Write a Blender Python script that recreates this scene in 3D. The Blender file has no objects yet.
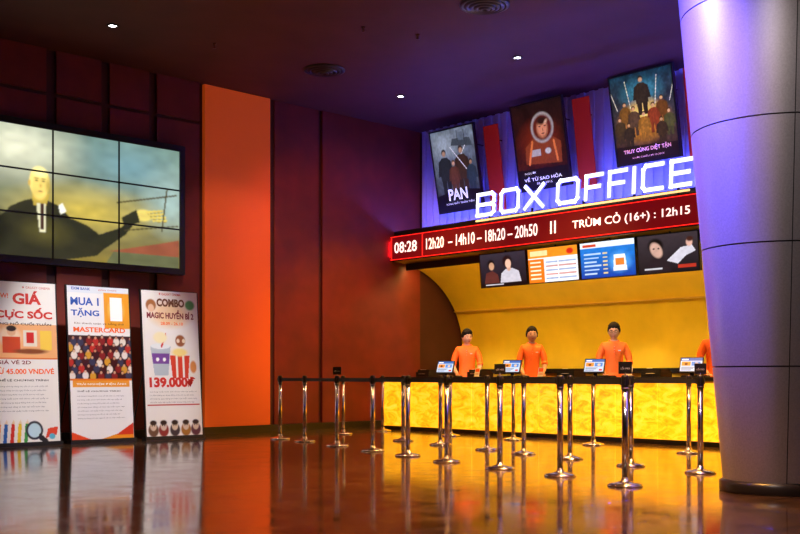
import bpy, bmesh, math, random
import numpy as np
from mathutils import Matrix, Vector
random.seed(4); np.random.seed(4)
scene=bpy.context.scene
try:
    scene.view_settings.view_transform='Standard'
    scene.view_settings.look='None'
except Exception: pass
COL=scene.collection

def c(h):
    h=h.lstrip('#'); v=[int(h[i:i+2],16)/255 for i in (0,2,4)]
    return tuple(x/12.92 if x<=.04045 else ((x+.055)/1.055)**2.4 for x in v)

# ---------------------------------------------------------------- materials
def mat(name,col,rough=.5,metal=0.,em=None,es=0.,noise=0.,nscale=5.,bump=0.,spec=.5,coat=0.):
    m=bpy.data.materials.new(name); m.use_nodes=True
    nt=m.node_tree; b=nt.nodes['Principled BSDF']
    b.inputs['Base Color'].default_value=(*col,1)
    b.inputs['Roughness'].default_value=rough
    b.inputs['Metallic'].default_value=metal
    b.inputs['Specular IOR Level'].default_value=spec
    b.inputs['Coat Weight'].default_value=coat
    if em is not None:
        b.inputs['Emission Color'].default_value=(*em,1); b.inputs['Emission Strength'].default_value=es
    if noise>0 or bump>0:
        tc=nt.nodes.new('ShaderNodeTexCoord'); n=nt.nodes.new('ShaderNodeTexNoise')
        n.inputs['Scale'].default_value=nscale; n.inputs['Detail'].default_value=5
        nt.links.new(tc.outputs['Object'],n.inputs['Vector'])
        if noise>0:
            r=nt.nodes.new('ShaderNodeValToRGB')
            r.color_ramp.elements[0].position=.3; r.color_ramp.elements[1].position=.7
            r.color_ramp.elements[0].color=(*[x*(1-noise) for x in col],1)
            r.color_ramp.elements[1].color=(*[min(1,x*(1+noise)) for x in col],1)
            nt.links.new(n.outputs['Fac'],r.inputs['Fac']); nt.links.new(r.outputs['Color'],b.inputs['Base Color'])
        if bump>0:
            bp=nt.nodes.new('ShaderNodeBump'); bp.inputs['Strength'].default_value=bump; bp.inputs['Distance'].default_value=.01
            nt.links.new(n.outputs['Fac'],bp.inputs['Height']); nt.links.new(bp.outputs['Normal'],b.inputs['Normal'])
    return m

def canvas_mat(name,base,es,rough=.4):
    m=bpy.data.materials.new(name); m.use_nodes=True
    nt=m.node_tree; b=nt.nodes['Principled BSDF']
    a=nt.nodes.new('ShaderNodeAttribute'); a.attribute_name='Col'
    mx=nt.nodes.new('ShaderNodeVectorMath'); mx.operation='SCALE'; mx.inputs['Scale'].default_value=base
    nt.links.new(a.outputs['Color'],mx.inputs[0]); nt.links.new(mx.outputs[0],b.inputs['Base Color'])
    nt.links.new(a.outputs['Color'],b.inputs['Emission Color'])
    b.inputs['Emission Strength'].default_value=es; b.inputs['Roughness'].default_value=rough
    return m

M_black=mat('black_plastic',(.012,.012,.014),.35)
M_dark=mat('dark_metal',(.03,.028,.03),.4,.5)
M_chrome=mat('brushed_steel',(.66,.63,.60),.16,1.)
M_maroon=mat('maroon_panel',(.17,.016,.007),.55,noise=.2,nscale=2.5,bump=.05)
M_maroon2=mat('dark_maroon_wall',(.060,.009,.005),.6,noise=.2,nscale=2.)
M_ceil=mat('ceiling_paint',(.085,.022,.022),.7,noise=.15,nscale=1.5)
M_orange=mat('orange_panel',(.85,.13,.01),.5,noise=.05,nscale=1.,em=(1,.13,.01),es=.17)  # weak glow put into the panel to support its wall wash
M_gold=mat('gold_paint',(.82,.53,.025),.42,.1,noise=.08,nscale=2.)
M_gold2=mat('gold_trim',(.8,.5,.08),.3,.6)
M_white=mat('white_slat',(.62,.64,.80),.5)
M_red=mat('red_board',(.65,.035,.012),.45,em=(.8,.02,.01),es=.06)  # slight emission added so the board reads as lit
M_base=mat('baseboard_black',(.015,.012,.012),.3)
M_led_bg=mat('led_red_background',(.05,.0,.0),.5,em=(.45,.004,.010),es=.34)
M_led_bd=mat('led_border',(.3,0,0),.5,em=(1,.015,.01),es=1.8)
M_red_glow=mat('added_red_glow',(.3,0,0),.5,em=(1,.01,.02),es=60)  # strong red glow, added to redden the adjoining wall
M_led_tx=mat('led_text',(1,.8,.75),.5,em=(1,.74,.68),es=1.6)
M_sign=mat('sign_letter_white',(.9,.9,1),.4,em=(.86,.90,1),es=2.2)
M_signside=mat('sign_letter_side',(.2,.2,.6),.4,em=(.12,.12,1),es=1.6)
M_signline=mat('sign_underline',(1,.8,.4),.4,em=(1,.62,.22),es=1.5)
M_blue=mat('blue_led_strip',(.1,.1,1),.4,em=(.06,.07,1),es=85)
M_lilac=mat('added_lilac_strip',(.8,.7,1),.4,em=(.8,.74,1),es=8)  # for the added strip that whitens the slats
M_warm=mat('warm_led_strip',(1,.7,.2),.4,em=(1,.70,.20),es=38)
M_warm2=mat('added_uplight_strip',(1,.7,.2),.4,em=(1,.68,.16),es=9)  # for the added uplight in the niche
M_lamp=mat('downlight_lens',(1,1,1),.4,em=(1,.93,1),es=14)
M_paper=mat('white_paper',(.8,.8,.8),.5)

def floor_material():
    m=bpy.data.materials.new('polished_tile'); m.use_nodes=True; nt=m.node_tree; b=nt.nodes['Principled BSDF']
    tc=nt.nodes.new('ShaderNodeTexCoord'); br=nt.nodes.new('ShaderNodeTexBrick')
    br.offset=0.; br.inputs['Scale'].default_value=1.; br.inputs['Brick Width'].default_value=.8; br.inputs['Row Height'].default_value=.8
    br.inputs['Mortar Size'].default_value=.009; br.inputs['Mortar Smooth'].default_value=.1
    nt.links.new(tc.outputs['Object'],br.inputs['Vector'])
    n=nt.nodes.new('ShaderNodeTexNoise'); n.inputs['Scale'].default_value=3.; n.inputs['Detail'].default_value=8; n.inputs['Roughness'].default_value=.65
    nt.links.new(tc.outputs['Object'],n.inputs['Vector'])
    r=nt.nodes.new('ShaderNodeValToRGB'); r.color_ramp.elements[0].position=.35; r.color_ramp.elements[1].position=.7
    r.color_ramp.elements[0].color=(.028,.014,.008,1); r.color_ramp.elements[1].color=(.105,.056,.032,1)
    nt.links.new(n.outputs['Fac'],r.inputs['Fac'])
    nt.links.new(r.outputs['Color'],br.inputs['Color1']); nt.links.new(r.outputs['Color'],br.inputs['Color2'])
    br.inputs['Mortar'].default_value=(.006,.004,.003,1)
    nt.links.new(br.outputs['Color'],b.inputs['Base Color'])
    mr=nt.nodes.new('ShaderNodeMapRange'); mr.inputs['From Min'].default_value=.3; mr.inputs['From Max'].default_value=.7; mr.inputs['To Min'].default_value=.05; mr.inputs['To Max'].default_value=.16
    nt.links.new(n.outputs['Fac'],mr.inputs['Value']); nt.links.new(mr.outputs['Result'],b.inputs['Roughness'])
    bp=nt.nodes.new('ShaderNodeBump'); bp.invert=True; bp.inputs['Strength'].default_value=.35; bp.inputs['Distance'].default_value=.004
    nt.links.new(br.outputs['Fac'],bp.inputs['Height'])
    n2=nt.nodes.new('ShaderNodeTexNoise'); n2.inputs['Scale'].default_value=9.; n2.inputs['Detail'].default_value=3; nt.links.new(tc.outputs['Object'],n2.inputs['Vector'])
    bp2=nt.nodes.new('ShaderNodeBump'); bp2.inputs['Strength'].default_value=.10; bp2.inputs['Distance'].default_value=.004
    nt.links.new(n2.outputs['Fac'],bp2.inputs['Height']); nt.links.new(bp.outputs['Normal'],bp2.inputs['Normal'])
    nt.links.new(bp2.outputs['Normal'],b.inputs['Normal'])
    b.inputs['Specular IOR Level'].default_value=1.
    return m
M_floor=floor_material()

def onyx_material():
    m=bpy.data.materials.new('backlit_onyx'); m.use_nodes=True; nt=m.node_tree; b=nt.nodes['Principled BSDF']
    tc=nt.nodes.new('ShaderNodeTexCoord'); mp=nt.nodes.new('ShaderNodeMapping'); mp.inputs['Scale'].default_value=(1,1.2,2.4)
    nt.links.new(tc.outputs['Object'],mp.inputs['Vector'])
    n=nt.nodes.new('ShaderNodeTexNoise'); n.inputs['Scale'].default_value=3.0; n.inputs['Detail'].default_value=9; n.inputs['Roughness'].default_value=.66; n.inputs['Distortion'].default_value=1.2
    nt.links.new(mp.outputs[0],n.inputs['Vector'])
    r=nt.nodes.new('ShaderNodeValToRGB')
    e=r.color_ramp.elements; e[0].position=.3; e[0].color=(.58,.19,.003,1); e[1].position=.76; e[1].color=(1,.60,.06,1)
    k=e.new(.5); k.color=(.90,.39,.006,1)
    nt.links.new(n.outputs['Fac'],r.inputs['Fac'])
    nt.links.new(r.outputs['Color'],b.inputs['Base Color']); nt.links.new(r.outputs['Color'],b.inputs['Emission Color'])
    b.inputs['Emission Strength'].default_value=1.5; b.inputs['Roughness'].default_value=.2
    return m
M_onyx=onyx_material()

# ---------------------------------------------------------------- mesh builder
class MB:
    def __init__(s): s.v=[];s.f=[];s.m=[];s.s=[];s.mats=[]
    def mi(s,m):
        if m not in s.mats: s.mats.append(m)
        return s.mats.index(m)
    def add(s,vs,fs,m,M=None,smooth=False):
        o=len(s.v); k=s.mi(m)
        for v in vs:
            v=Vector(v)
            if M is not None: v=M@v
            s.v.append(tuple(v))
        for f in fs:
            s.f.append([o+i for i in f]); s.m.append(k); s.s.append(smooth)
    def box(s,x0,x1,y0,y1,z0,z1,m,M=None):
        vs=[(x,y,z) for z in (z0,z1) for y in (y0,y1) for x in (x0,x1)]
        s.add(vs,[(0,2,3,1),(4,5,7,6),(0,1,5,4),(2,6,7,3),(0,4,6,2),(1,3,7,5)],m,M)
    def lathe(s,prof,cx,cy,m,seg=24,M=None,z0=0.,smooth=True,caps=True):
        vs=[];fs=[];n=len(prof)
        for i in range(seg):
            t=2*math.pi*i/seg
            for r,z in prof: vs.append((cx+r*math.cos(t),cy+r*math.sin(t),z0+z))
        for i in range(seg):
            j=(i+1)%seg
            for k in range(n-1):
                fs.append((i*n+k,j*n+k,j*n+k+1,i*n+k+1))
        if caps:
            if prof[0][0]>1e-6: fs.append([i*n for i in range(seg)][::-1])
            if prof[-1][0]>1e-6: fs.append([i*n+n-1 for i in range(seg)])
        s.add(vs,fs,m,M,smooth)
    def tube(s,p0,p1,r0,r1,m,seg=12,M=None,smooth=True):
        p0=Vector(p0);p1=Vector(p1);d=p1-p0;L=d.length
        q=d.to_track_quat('Z','Y').to_matrix().to_4x4(); T=Matrix.Translation(p0)@q
        if M is not None: T=M@T
        s.lathe([(r0,0),(r1,L)],0,0,m,seg,T,smooth=smooth)
    def ball(s,ce,rad,m,M=None,seg=14,rg=10,fn=None,keep=None):
        vs=[];fs=[]
        for j in range(rg+1):
            ph=math.pi*j/rg
            for i in range(seg):
                t=2*math.pi*i/seg
                p=Vector((math.sin(ph)*math.cos(t),math.sin(ph)*math.sin(t),math.cos(ph)))
                u=p.copy()
                p=Vector((p.x*rad[0],p.y*rad[1],p.z*rad[2]))
                if fn: p=fn(p,u)
                vs.append(p+Vector(ce))
        for j in range(rg):
            for i in range(seg):
                k=(i+1)%seg; q=(j*seg+i,(j+1)*seg+i,(j+1)*seg+k,j*seg+k)
                if keep:
                    cc=sum((vs[a]-Vector(ce) for a in q),Vector())/4
                    if not keep(cc): continue
                fs.append(q)
        s.add(vs,fs,m,M,True)
    def build(s,name,bevel=0.,origin=None,parent=None,weld=False):
        V=np.array(s.v)
        if origin is None: o=(V.min(0)+V.max(0))/2; o[2]=V[:,2].min()
        else: o=np.array(origin,float)
        me=bpy.data.meshes.new(name); me.from_pydata([tuple(x) for x in V-o],[],s.f)
        for m in s.mats: me.materials.append(m)
        me.polygons.foreach_set('material_index',s.m); me.polygons.foreach_set('use_smooth',s.s); me.update()
        ob=bpy.data.objects.new(name,me); COL.objects.link(ob); ob.location=o
        if bevel>0:
            md=ob.modifiers.new('bevel','BEVEL'); md.width=bevel; md.segments=2; md.limit_method='ANGLE'; md.angle_limit=math.radians(40)
        if parent: setparent(ob,parent)
        return ob
def setparent(ob,p):
    ob.parent=p; ob.matrix_parent_inverse=Matrix.Translation(-Vector(p.location))

def frame(o,x,y):
    x=Vector(x).normalized(); y=Vector(y).normalized(); z=x.cross(y)
    return Matrix(((x.x,y.x,z.x,o[0]),(x.y,y.y,z.y,o[1]),(x.z,y.z,z.z,o[2]),(0,0,0,1)))
def FA(a,b,z): return frame((a,b,z),(0,-1,0),(0,0,1))   # faces -X (box-office side)
def FB(a,b,z): return frame((a,b,z),(1,0,0),(0,0,1))    # faces -Y (video wall side)

_tc={}
def text(mb,body,x,y,w,h,m,M,z=.003,ext=0.,bold=0.,align='L',shear=0.):
    key=(body,ext>0,bold,shear)
    if key not in _tc:
        cu=bpy.data.curves.new('t','FONT'); cu.body=body; cu.size=1; cu.offset=bold; cu.extrude=.05 if ext>0 else 0; cu.resolution_u=3; cu.shear=shear
        ob=bpy.data.objects.new('t',cu); COL.objects.link(ob)
        dg=bpy.context.evaluated_depsgraph_get(); me=ob.evaluated_get(dg).to_mesh()
        vs=np.array([tuple(v.co) for v in me.vertices]); fs=[tuple(p.vertices) for p in me.polygons]
        ob.evaluated_get(dg).to_mesh_clear(); bpy.data.objects.remove(ob); bpy.data.curves.remove(cu)
        _tc[key]=(vs,fs)
    vs,fs=_tc[key]
    if len(vs)==0: return
    lo=vs.min(0);hi=vs.max(0); sx=w/(hi[0]-lo[0]); sy=h/(hi[1]-lo[1])
    out=[(x+(v[0]-lo[0])*sx,y+(v[1]-lo[1])*sy,z+(v[2]/.05*ext if ext>0 else 0)) for v in vs]
    mb.add(out,fs,m,M)

# ---------------------------------------------------------------- painted canvases (vertex colours)
class Cv:
    def __init__(s,w,h,col):
        s.a=np.ones((h,w,3))*np.array(col); s.X,s.Y=np.meshgrid(np.linspace(0,1,w),np.linspace(0,1,h))
    def put(s,mask,col): s.a=s.a*(1-mask[...,None])+np.array(col)*mask[...,None]
    def ell(s,x,y,rx,ry,col,soft=.1,ang=0,al=1.):
        dx=s.X-x;dy=s.Y-y;t=math.radians(ang);u=(dx*math.cos(t)+dy*math.sin(t))/rx;v=(-dx*math.sin(t)+dy*math.cos(t))/ry
        s.put(np.clip((1-np.sqrt(u*u+v*v))/soft,0,1)*al,col)
    def rect(s,x0,y0,x1,y1,col,al=1.): s.put(((s.X>=x0)&(s.X<=x1)&(s.Y>=y0)&(s.Y<=y1))*al,col)
    def poly(s,P,col,al=1.):
        ins=np.zeros(s.X.shape,bool);n=len(P)
        for i in range(n):
            x1,y1=P[i];x2,y2=P[(i+1)%n]
            if y1==y2: continue
            cnd=((y1>s.Y)!=(y2>s.Y))&(s.X<(x2-x1)*(s.Y-y1)/(y2-y1)+x1); ins^=cnd
        s.put(ins*al,col)
    def line(s,x1,y1,x2,y2,w,col,al=1.):
        d=np.array([x2-x1,y2-y1]);L=(d**2).sum();t=np.clip(((s.X-x1)*d[0]+(s.Y-y1)*d[1])/L,0,1)
        r=np.hypot(s.X-x1-t*d[0],s.Y-y1-t*d[1]); s.put((r<w)*al,col)
    def vg(s,c0,c1,y0=0,y1=1):
        t=np.clip((s.Y-y0)/(y1-y0),0,1)[...,None]; s.a=np.array(c0)*(1-t)+np.array(c1)*t
    def noise(s,k,amp):
        h,w=s.X.shape; n=np.random.rand(k,k); yi=s.Y*(k-1.001);xi=s.X*(k-1.001);y0=yi.astype(int);x0=xi.astype(int);fy=yi-y0;fx=xi-x0
        v=n[y0,x0]*(1-fy)*(1-fx)+n[y0+1,x0]*fy*(1-fx)+n[y0,x0+1]*(1-fy)*fx+n[y0+1,x0+1]*fy*fx
        s.a*= (1+amp*(v-.5)*2)[...,None]
    def blur(s,n):
        for _ in range(n):
            p=np.pad(s.a,((1,1),(1,1),(0,0)),'edge'); s.a=(p[1:-1,1:-1]*2+p[:-2,1:-1]+p[2:,1:-1]+p[1:-1,:-2]+p[1:-1,2:])/6
    def fig(s,x,y,h,coat,skin,hair,asp=.72,sword=0):
        w=h*.16/asp
        s.poly([(x-w*.8,y),(x-w*.15,y),(x,y+h*.45),(x-w*.9,y+h*.5)],coat); s.poly([(x+w*.15,y),(x+w*.8,y),(x+w*.9,y+h*.5),(x,y+h*.45)],coat)
        s.poly([(x-w,y+h*.3),(x+w,y+h*.3),(x+w*1.15,y+h*.72),(x+w*.5,y+h*.82),(x-w*.5,y+h*.82),(x-w*1.15,y+h*.72)],tuple(k*1.3 for k in coat))
        s.poly([(x-w*1.15,y+h*.74),(x-w*.7,y+h*.78),(x-w*.9,y+h*.42),(x-w*1.5,y+h*.40)],coat); s.poly([(x+w*1.15,y+h*.74),(x+w*.7,y+h*.78),(x+w*.9,y+h*.42),(x+w*1.5,y+h*.40)],coat)
        s.ell(x,y+h*.93,w*.5,h*.09,hair,.3); s.ell(x,y+h*.9,w*.40,h*.072,skin,.4)
        s.ell(x,y+h*.88,w*.12,h*.01,tuple(k*.4 for k in skin),.8)
        if sword: s.line(x+w*1.2,y+h*.4,x+w*1.2+sword*w*3,y+h*1.0,.006,(.6,.6,.62))
def canvas(name,cv,w,h,M,material,parent,z=.002):
    H,W,_=cv.a.shape
    xs,ys=np.meshgrid(np.linspace(0,w,W),np.linspace(0,h,H))
    P=np.stack([xs,ys,np.full_like(xs,z),np.ones_like(xs)],-1).reshape(-1,4)
    Q=(P@np.array(M).T)[:,:3]; o=Q.mean(0)
    idx=np.arange(H*W).reshape(H,W)
    F=np.stack([idx[:-1,:-1],idx[:-1,1:],idx[1:,1:],idx[1:,:-1]],-1).reshape(-1,4)
    me=bpy.data.meshes.new(name); me.from_pydata((Q-o).tolist(),[],F.tolist())
    at=me.color_attributes.new('Col','FLOAT_COLOR','POINT')
    colr=np.concatenate([np.clip(cv.a,0,1).reshape(-1,3),np.ones((H*W,1))],1)
    at.data.foreach_set('color',colr.ravel().astype(np.float32))
    me.materials.append(material); ob=bpy.data.objects.new(name,me); COL.objects.link(ob); ob.location=o
    setparent(ob,parent); return ob
CM_video=canvas_mat('video_picture',.1,1.4)
CM_screen=canvas_mat('screen_picture',.1,1.25)
CM_poster=canvas_mat('poster_print',.8,.95)  # emission in the print stands in for light falling on the posters
CM_print=canvas_mat('standee_print',.9,.0,.35)

# ================================================================ ROOM
HC=6.02; B0=15.3; A1=14.95; AB=16.2; LO=-4.
def simple(name,args,m,bevel=0):
    mb=MB(); mb.box(*args,m); return mb.build(name,bevel,origin=(0,0,0))
simple('floor',(LO,AB+.2,LO,B0+.2,-.1,0),M_floor)
simple('ceiling',(LO,AB+.2,LO,B0+.2,HC,HC+.1),M_ceil)
mb=MB()
mb.box(LO,AB+.2,B0,B0+.2,0,HC,M_maroon2)
for a0,a1 in [(-3.5,-1.6),(-1.45,.45),(.6,2.5),(2.65,4.85),(5.0,6.9),(7.06,7.81),(7.95,8.66),(8.8,9.62)]:
    mb.box(a0,a1,B0-.05,B0,.12,5.3,M_maroon); mb.box(a0,a1,B0-.05,B0,5.36,HC,M_maroon)
mb.box(11.22,12.25,B0-.02,B0,.12,HC,M_maroon); mb.box(12.32,14.9,B0-.05,B0,.12,HC,M_maroon)
mb.build('wall_left',.006,origin=(0,0,0))
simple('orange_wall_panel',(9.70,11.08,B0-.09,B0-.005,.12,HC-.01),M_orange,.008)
simple('baseboard_left',(LO,AB,B0-.11,B0,0,.12),M_base)
simple('wall_back',(LO-.2,LO,LO,B0,0,HC),M_maroon2)
simple('wall_right',(LO,AB,LO-.2,LO,0,HC),M_maroon2)
simple('wall_box_office',(AB,AB+.2,LO,B0,0,HC),M_maroon2)
mb=MB(); mb.box(A1,A1+.15,LO,B0-.06,3.8,HC,M_white)
b=LO+.1
while b<B0-.12:
    mb.box(A1-.05,A1,b,b+.1,3.8,HC,M_white); b+=.2
mb.build('slatted_wall_panel',.006,origin=(0,0,0))
mb=MB(); mb.box(14.1,A1-.06,LO+.01,B0-.06,3.32,3.795,M_base); mb.box(14.16,14.18,LO+.01,B0-.06,3.795,3.90,M_base); mb.build('soffit',0,origin=(0,0,0))  # front lip added to stop strip light spilling forward
# vaulted niche
mb=MB(); prof=[]
for i in range(25):
    t=math.pi/2*(1-i/24); prof.append((14.1+2.05*math.cos(t),1.6+1.7*math.sin(t)))
prof.append((16.15,0))
vs=[];fs=[]
for bb in (B0-.06,LO+.01):
    for p in prof: vs.append((p[0],bb,p[1]))
n=len(prof)
for i in range(n-1): fs.append((i,i+1,n+i+1,n+i))
mb.add(vs,fs,M_gold,smooth=True)
for zz in (2.35,):
    mb.box(15.88,16.0,LO+.02,B0-.07,zz,zz+.025,M_gold2)
mb.build('vaulted_niche_wall',0,origin=(0,0,0))

# ================================================================ LED ticker
mb=MB(); M=FA(14.099,B0-.08,3.29)
L=B0-.08-3.
mb.box(0,L,0,.51,-.0,.05,M_black,M)
mb.box(.0,L,.03,.48,.05,.055,M_led_bg,M)
for y in (.02,.475): mb.box(0,L,y,y+.014,.055,.062,M_led_bd,M)
for x in (.02,.90): mb.box(x,x+.02,.04,.47,.055,.062,M_led_bd,M)
mb.box(-.012,.0,.10,.40,.01,.03,M_red_glow,M)  # glowing end piece added for the red light on the wall
def tk(body,b_l,b_r): text(mb,body,(B0-.08)-b_l,.15,b_l-b_r,.215,M_led_tx,M,z=.066,bold=.012)
tk('08:28',15.10,14.46)
tk('12h20  – 14h10 – 18h20 – 20h50',14.2,11.45)
tk('||',11.17,11.05)
tk('TRÙM CỎ (16+) : 12h15',10.7,8.47)
tk('– 16h40 – 19h15 – 21h30',8.2,5.6)
mb.build('led_ticker_display')

# ================================================================ BOX OFFICE sign
mb=MB(); M=FA(14.08,12.92,3.94)
W=4.42; SL=.04
def stroke(pts,x0,w,h,t=.064):
    P=[(x0+p[0]*w,p[1]*h) for p in pts]
    for (xa,ya),(xb,yb) in zip(P[:-1],P[1:]):
        d=math.hypot(xb-xa,yb-ya); ux,uy=(xb-xa)/d,(yb-ya)/d; e=t/2*.9
        q=[(xa-ux*e,ya-uy*e),(xb+ux*e,yb+uy*e)]
        nx,ny=-uy*t/2,ux*t/2
        c4=[(q[0][0]+nx,q[0][1]+ny),(q[0][0]-nx,q[0][1]-ny),(q[1][0]-nx,q[1][1]-ny),(q[1][0]+nx,q[1][1]+ny)]
        vs=[(x+y*SL,y,.0) for x,y in c4]+[(x+y*SL,y,.04) for x,y in c4]
        mb.add(vs,[(4,5,6,7)],M_sign,M); mb.add(vs,[(0,1,5,4),(1,2,6,5),(2,3,7,6),(3,0,4,7),(3,2,1,0)],M_signside,M)
L_={'B':([[(0,0),(0,1),(.85,1),(1,.88),(1,.62),(.88,.5),(1,.38),(1,.12),(.85,0),(0,0)],[(0,.5),(.88,.5)]]),
'O':[[(.12,0),(.88,0),(1,.14),(1,.86),(.88,1),(.12,1),(0,.86),(0,.14),(.12,0)]],
'X':[[(0,0),(1,1)],[(0,1),(1,0)]],
'F':[[(0,0),(0,1),(1,1)],[(0,.5),(.85,.5)]],
'I':[[(0,0),(0,1)]],
'C':[[(1,0),(.12,0),(0,.14),(0,.86),(.12,1),(1,1)]],
'E':[[(1,0),(0,0),(0,1),(1,1)],[(0,.5),(.9,.5)]]}
x=.05
for ch,w,g in [('B',.40,.17),('O',.40,.16),('X',.40,.32),('O',.42,.17),('F',.32,.15),('F',.32,.15),('I',.001,.17),('C',.35,.16),('E',.34,.1)]:
    for s_ in L_[ch]: stroke(s_,x,w if w>.01 else 1e-4,.38)
    x+=w+g
mb.box(0,W,-.105,-.075,.0,.03,M_signline,M)
for xx in (.3,1.3,2.4,3.4,4.2): mb.box(xx,xx+.03,-.14,0,-.02,.01,M_dark,M)
mb.build('box_office_sign')
mb=MB(); mb.box(14.25,14.31,5.,15.1,3.796,3.83,M_dark); mb.box(14.26,14.30,5.,15.1,3.83,3.86,M_blue); mb.build('blue_led_strip')
mb=MB(); mb.box(14.34,14.40,5.,15.1,3.796,3.82,M_dark); mb.box(14.35,14.39,5.,15.1,3.82,3.84,M_lilac); mb.build('added_lilac_strip')  # hidden strip added to whiten the slatted wall

# ================================================================ movie posters + red boards
def P1():
    v=Cv(140,190,c('10151c')); v.vg(c('14161a'),c('6a7680')); v.noise(9,.4); v.noise(30,.35)
    v.ell(.3,.8,.4,.22,c('a0acb4'),.9,al=.7); v.poly([(.45,.8),(.95,.75),(.9,.86),(.5,.88)],c('3a4248')); v.line(.62,.84,.62,.97,.006,c('282c30')); v.line(.78,.82,.78,.96,.006,c('282c30')); v.poly([(.64,.85),(.76,.84),(.76,.94),(.64,.95)],c('58646c'))
    v.fig(.26,.22,.55,c('1c2024'),c('a07c62'),c('140e0c'),sword=1); v.fig(.66,.2,.58,c('302018'),c('a88468'),c('2a1810'),sword=-1); v.fig(.46,.2,.42,c('4a2a20'),c('b89070'),c('58381c')); v.fig(.86,.2,.40,c('202c34'),c('a07858'),c('100c0a'))
    v.poly([(0,0),(1,0),(1,.22),(.5,.27),(0,.2)],c('0a0a0c')); v.noise(50,.2); return v
def P2():
    v=Cv(140,190,c('1a0d0a')); v.vg(c('3a1006'),c('1c0d0a')); v.noise(8,.6); v.noise(40,.4)
    v.ell(.5,.55,.5,.32,c('84280c'),.9,al=.8); v.poly([(.18,.3),(.9,.26),(.92,.5),(.72,.6),(.4,.6),(.2,.5)],c('7a3418')); v.ell(.58,.7,.24,.19,c('9c948a'),.12); v.ell(.58,.7,.21,.165,c('5a1c0c'),.2); v.ell(.58,.69,.13,.13,c('c8805a'),.4)
    v.ell(.58,.78,.13,.06,c('2a140c'),.5); v.ell(.53,.715,.03,.009,c('301008'),.5); v.ell(.64,.715,.03,.009,c('301008'),.5); v.ell(.585,.675,.014,.03,c('9a5838'),.8); v.ell(.585,.63,.045,.01,c('601c10'),.6)
    v.ell(.66,.76,.06,.03,c('f0c8a0'),.9,30,.6); v.rect(.3,.38,.5,.46,c('a8a49c'),.8); v.line(.25,.3,.35,.55,.02,c('c86a34')); v.line(.82,.3,.78,.52,.02,c('c86a34')); v.ell(.65,.42,.07,.04,c('b0ada4'),.3)
    v.poly([(0,0),(1,0),(1,.22),(0,.24)],c('0a0706')); v.noise(60,.2); return v
def P3():
    v=Cv(140,190,c('0e1a20')); v.vg(c('4a2a06'),c('14343e')); v.noise(12,.5); v.noise(40,.4)
    v.ell(.5,.78,.42,.2,c('3a868c'),.8,al=.8); v.ell(.5,.45,.48,.28,c('d88a18'),.8); v.ell(.5,.54,.3,.2,c('f8d868'),.9)
    v.fig(.5,.52,.44,c('2a2014'),c('b89064'),c('1c140c'))
    for x,y,h,cl in [(.2,.38,.32,'6a4414'),(.8,.38,.32,'5a3410'),(.34,.3,.34,'4a3420'),(.66,.3,.34,'7a3014'),(.1,.24,.3,'3c2c14'),(.9,.24,.3,'44401c'),(.5,.22,.34,'8a5a18'),(.24,.16,.3,'2c2010'),(.77,.16,.3,'342410')]:
        v.fig(x,y,h,c(cl),c('d8a468'),c('3a200c'))
    for x in (.08,.3,.7,.93): v.line(x,.62,x+(x-.5)*.3,.93,.005,c('e0d8b0'))
    v.noise(50,.35); v.poly([(0,0),(1,0),(1,.16),(0,.2)],c('1c0d04')); return v
th=math.radians(11)
def pt_title(mb,M,i):
    wt=mat('poster_title_%d'%i,(1,1,1),.5,em=[(.8,.82,.85),(.9,.85,.8),(1,.3,.05)][i],es=.8)  # titles glow along with the print
    if i==0: text(mb,'PAN',.3,.2,.5,.22,wt,M,z=.02,bold=.02); text(mb,'VÙNG ĐẤT THẦN TIÊN',.2,.12,.75,.05,wt,M,z=.02)
    if i==1: text(mb,'NGƯỜI',.15,.27,.25,.045,wt,M,z=.02); text(mb,'VỀ TỪ SAO HỎA',.12,.14,.86,.09,wt,M,z=.02,bold=.01); text(mb,'02.10.2015',.4,.07,.35,.035,wt,M,z=.02)
    if i==2: text(mb,'TRUY CÙNG DIỆT TẬN',.14,.14,.9,.1,wt,M,z=.02,bold=.02); text(mb,'KHỞI CHIẾU 09.10.2015',.3,.06,.6,.04,wt,M,z=.02)
for i,(bl,zb,w,h,fn) in enumerate([(14.42,4.24,1.12,1.55,P1),(12.34,4.40,1.12,1.5,P2),(10.20,4.56,1.17,1.42,P3)]):
    M=frame((14.66,bl,zb),(0,-1,0),(-math.sin(th),0,math.cos(th)))
    mb=MB(); mb.box(-.03,w+.03,-.03,h+.03,-.05,.0,M_black,M)
    for x in (.2,w-.2):
        for yy in (.2,.8):
            p=M@Vector((x,h*yy,-.05)); mb.tube(p,(14.899,p.y,p.z),.012,.012,M_dark)
    for x0,x1,y0,y1 in ((-.03,w+.03,-.03,0),(-.03,w+.03,h,h+.03),(-.03,0,0,h),(w,w+.03,0,h)): mb.box(x0,x1,y0,y1,0,.015,M_black,M)
    pt_title(mb,M,i)
    ob=mb.build('movie_poster'); canvas('print',fn(),w,h,M,CM_poster,ob,.006)
    M2=frame((14.80,bl-w-.10,zb-.1),(0,-1,0),(-math.sin(th*.8),0,math.cos(th*.8)))
    mb=MB(); mb.box(0,.36,0,h+.05,-.03,0,M_red,M2)
    for yy in (.25,h-.2):
        p=M2@Vector((.18,yy,-.03)); mb.tube(p,(14.899,p.y,p.z),.012,.012,M_dark)
    mb.build('red_accent_board',.004)

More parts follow.
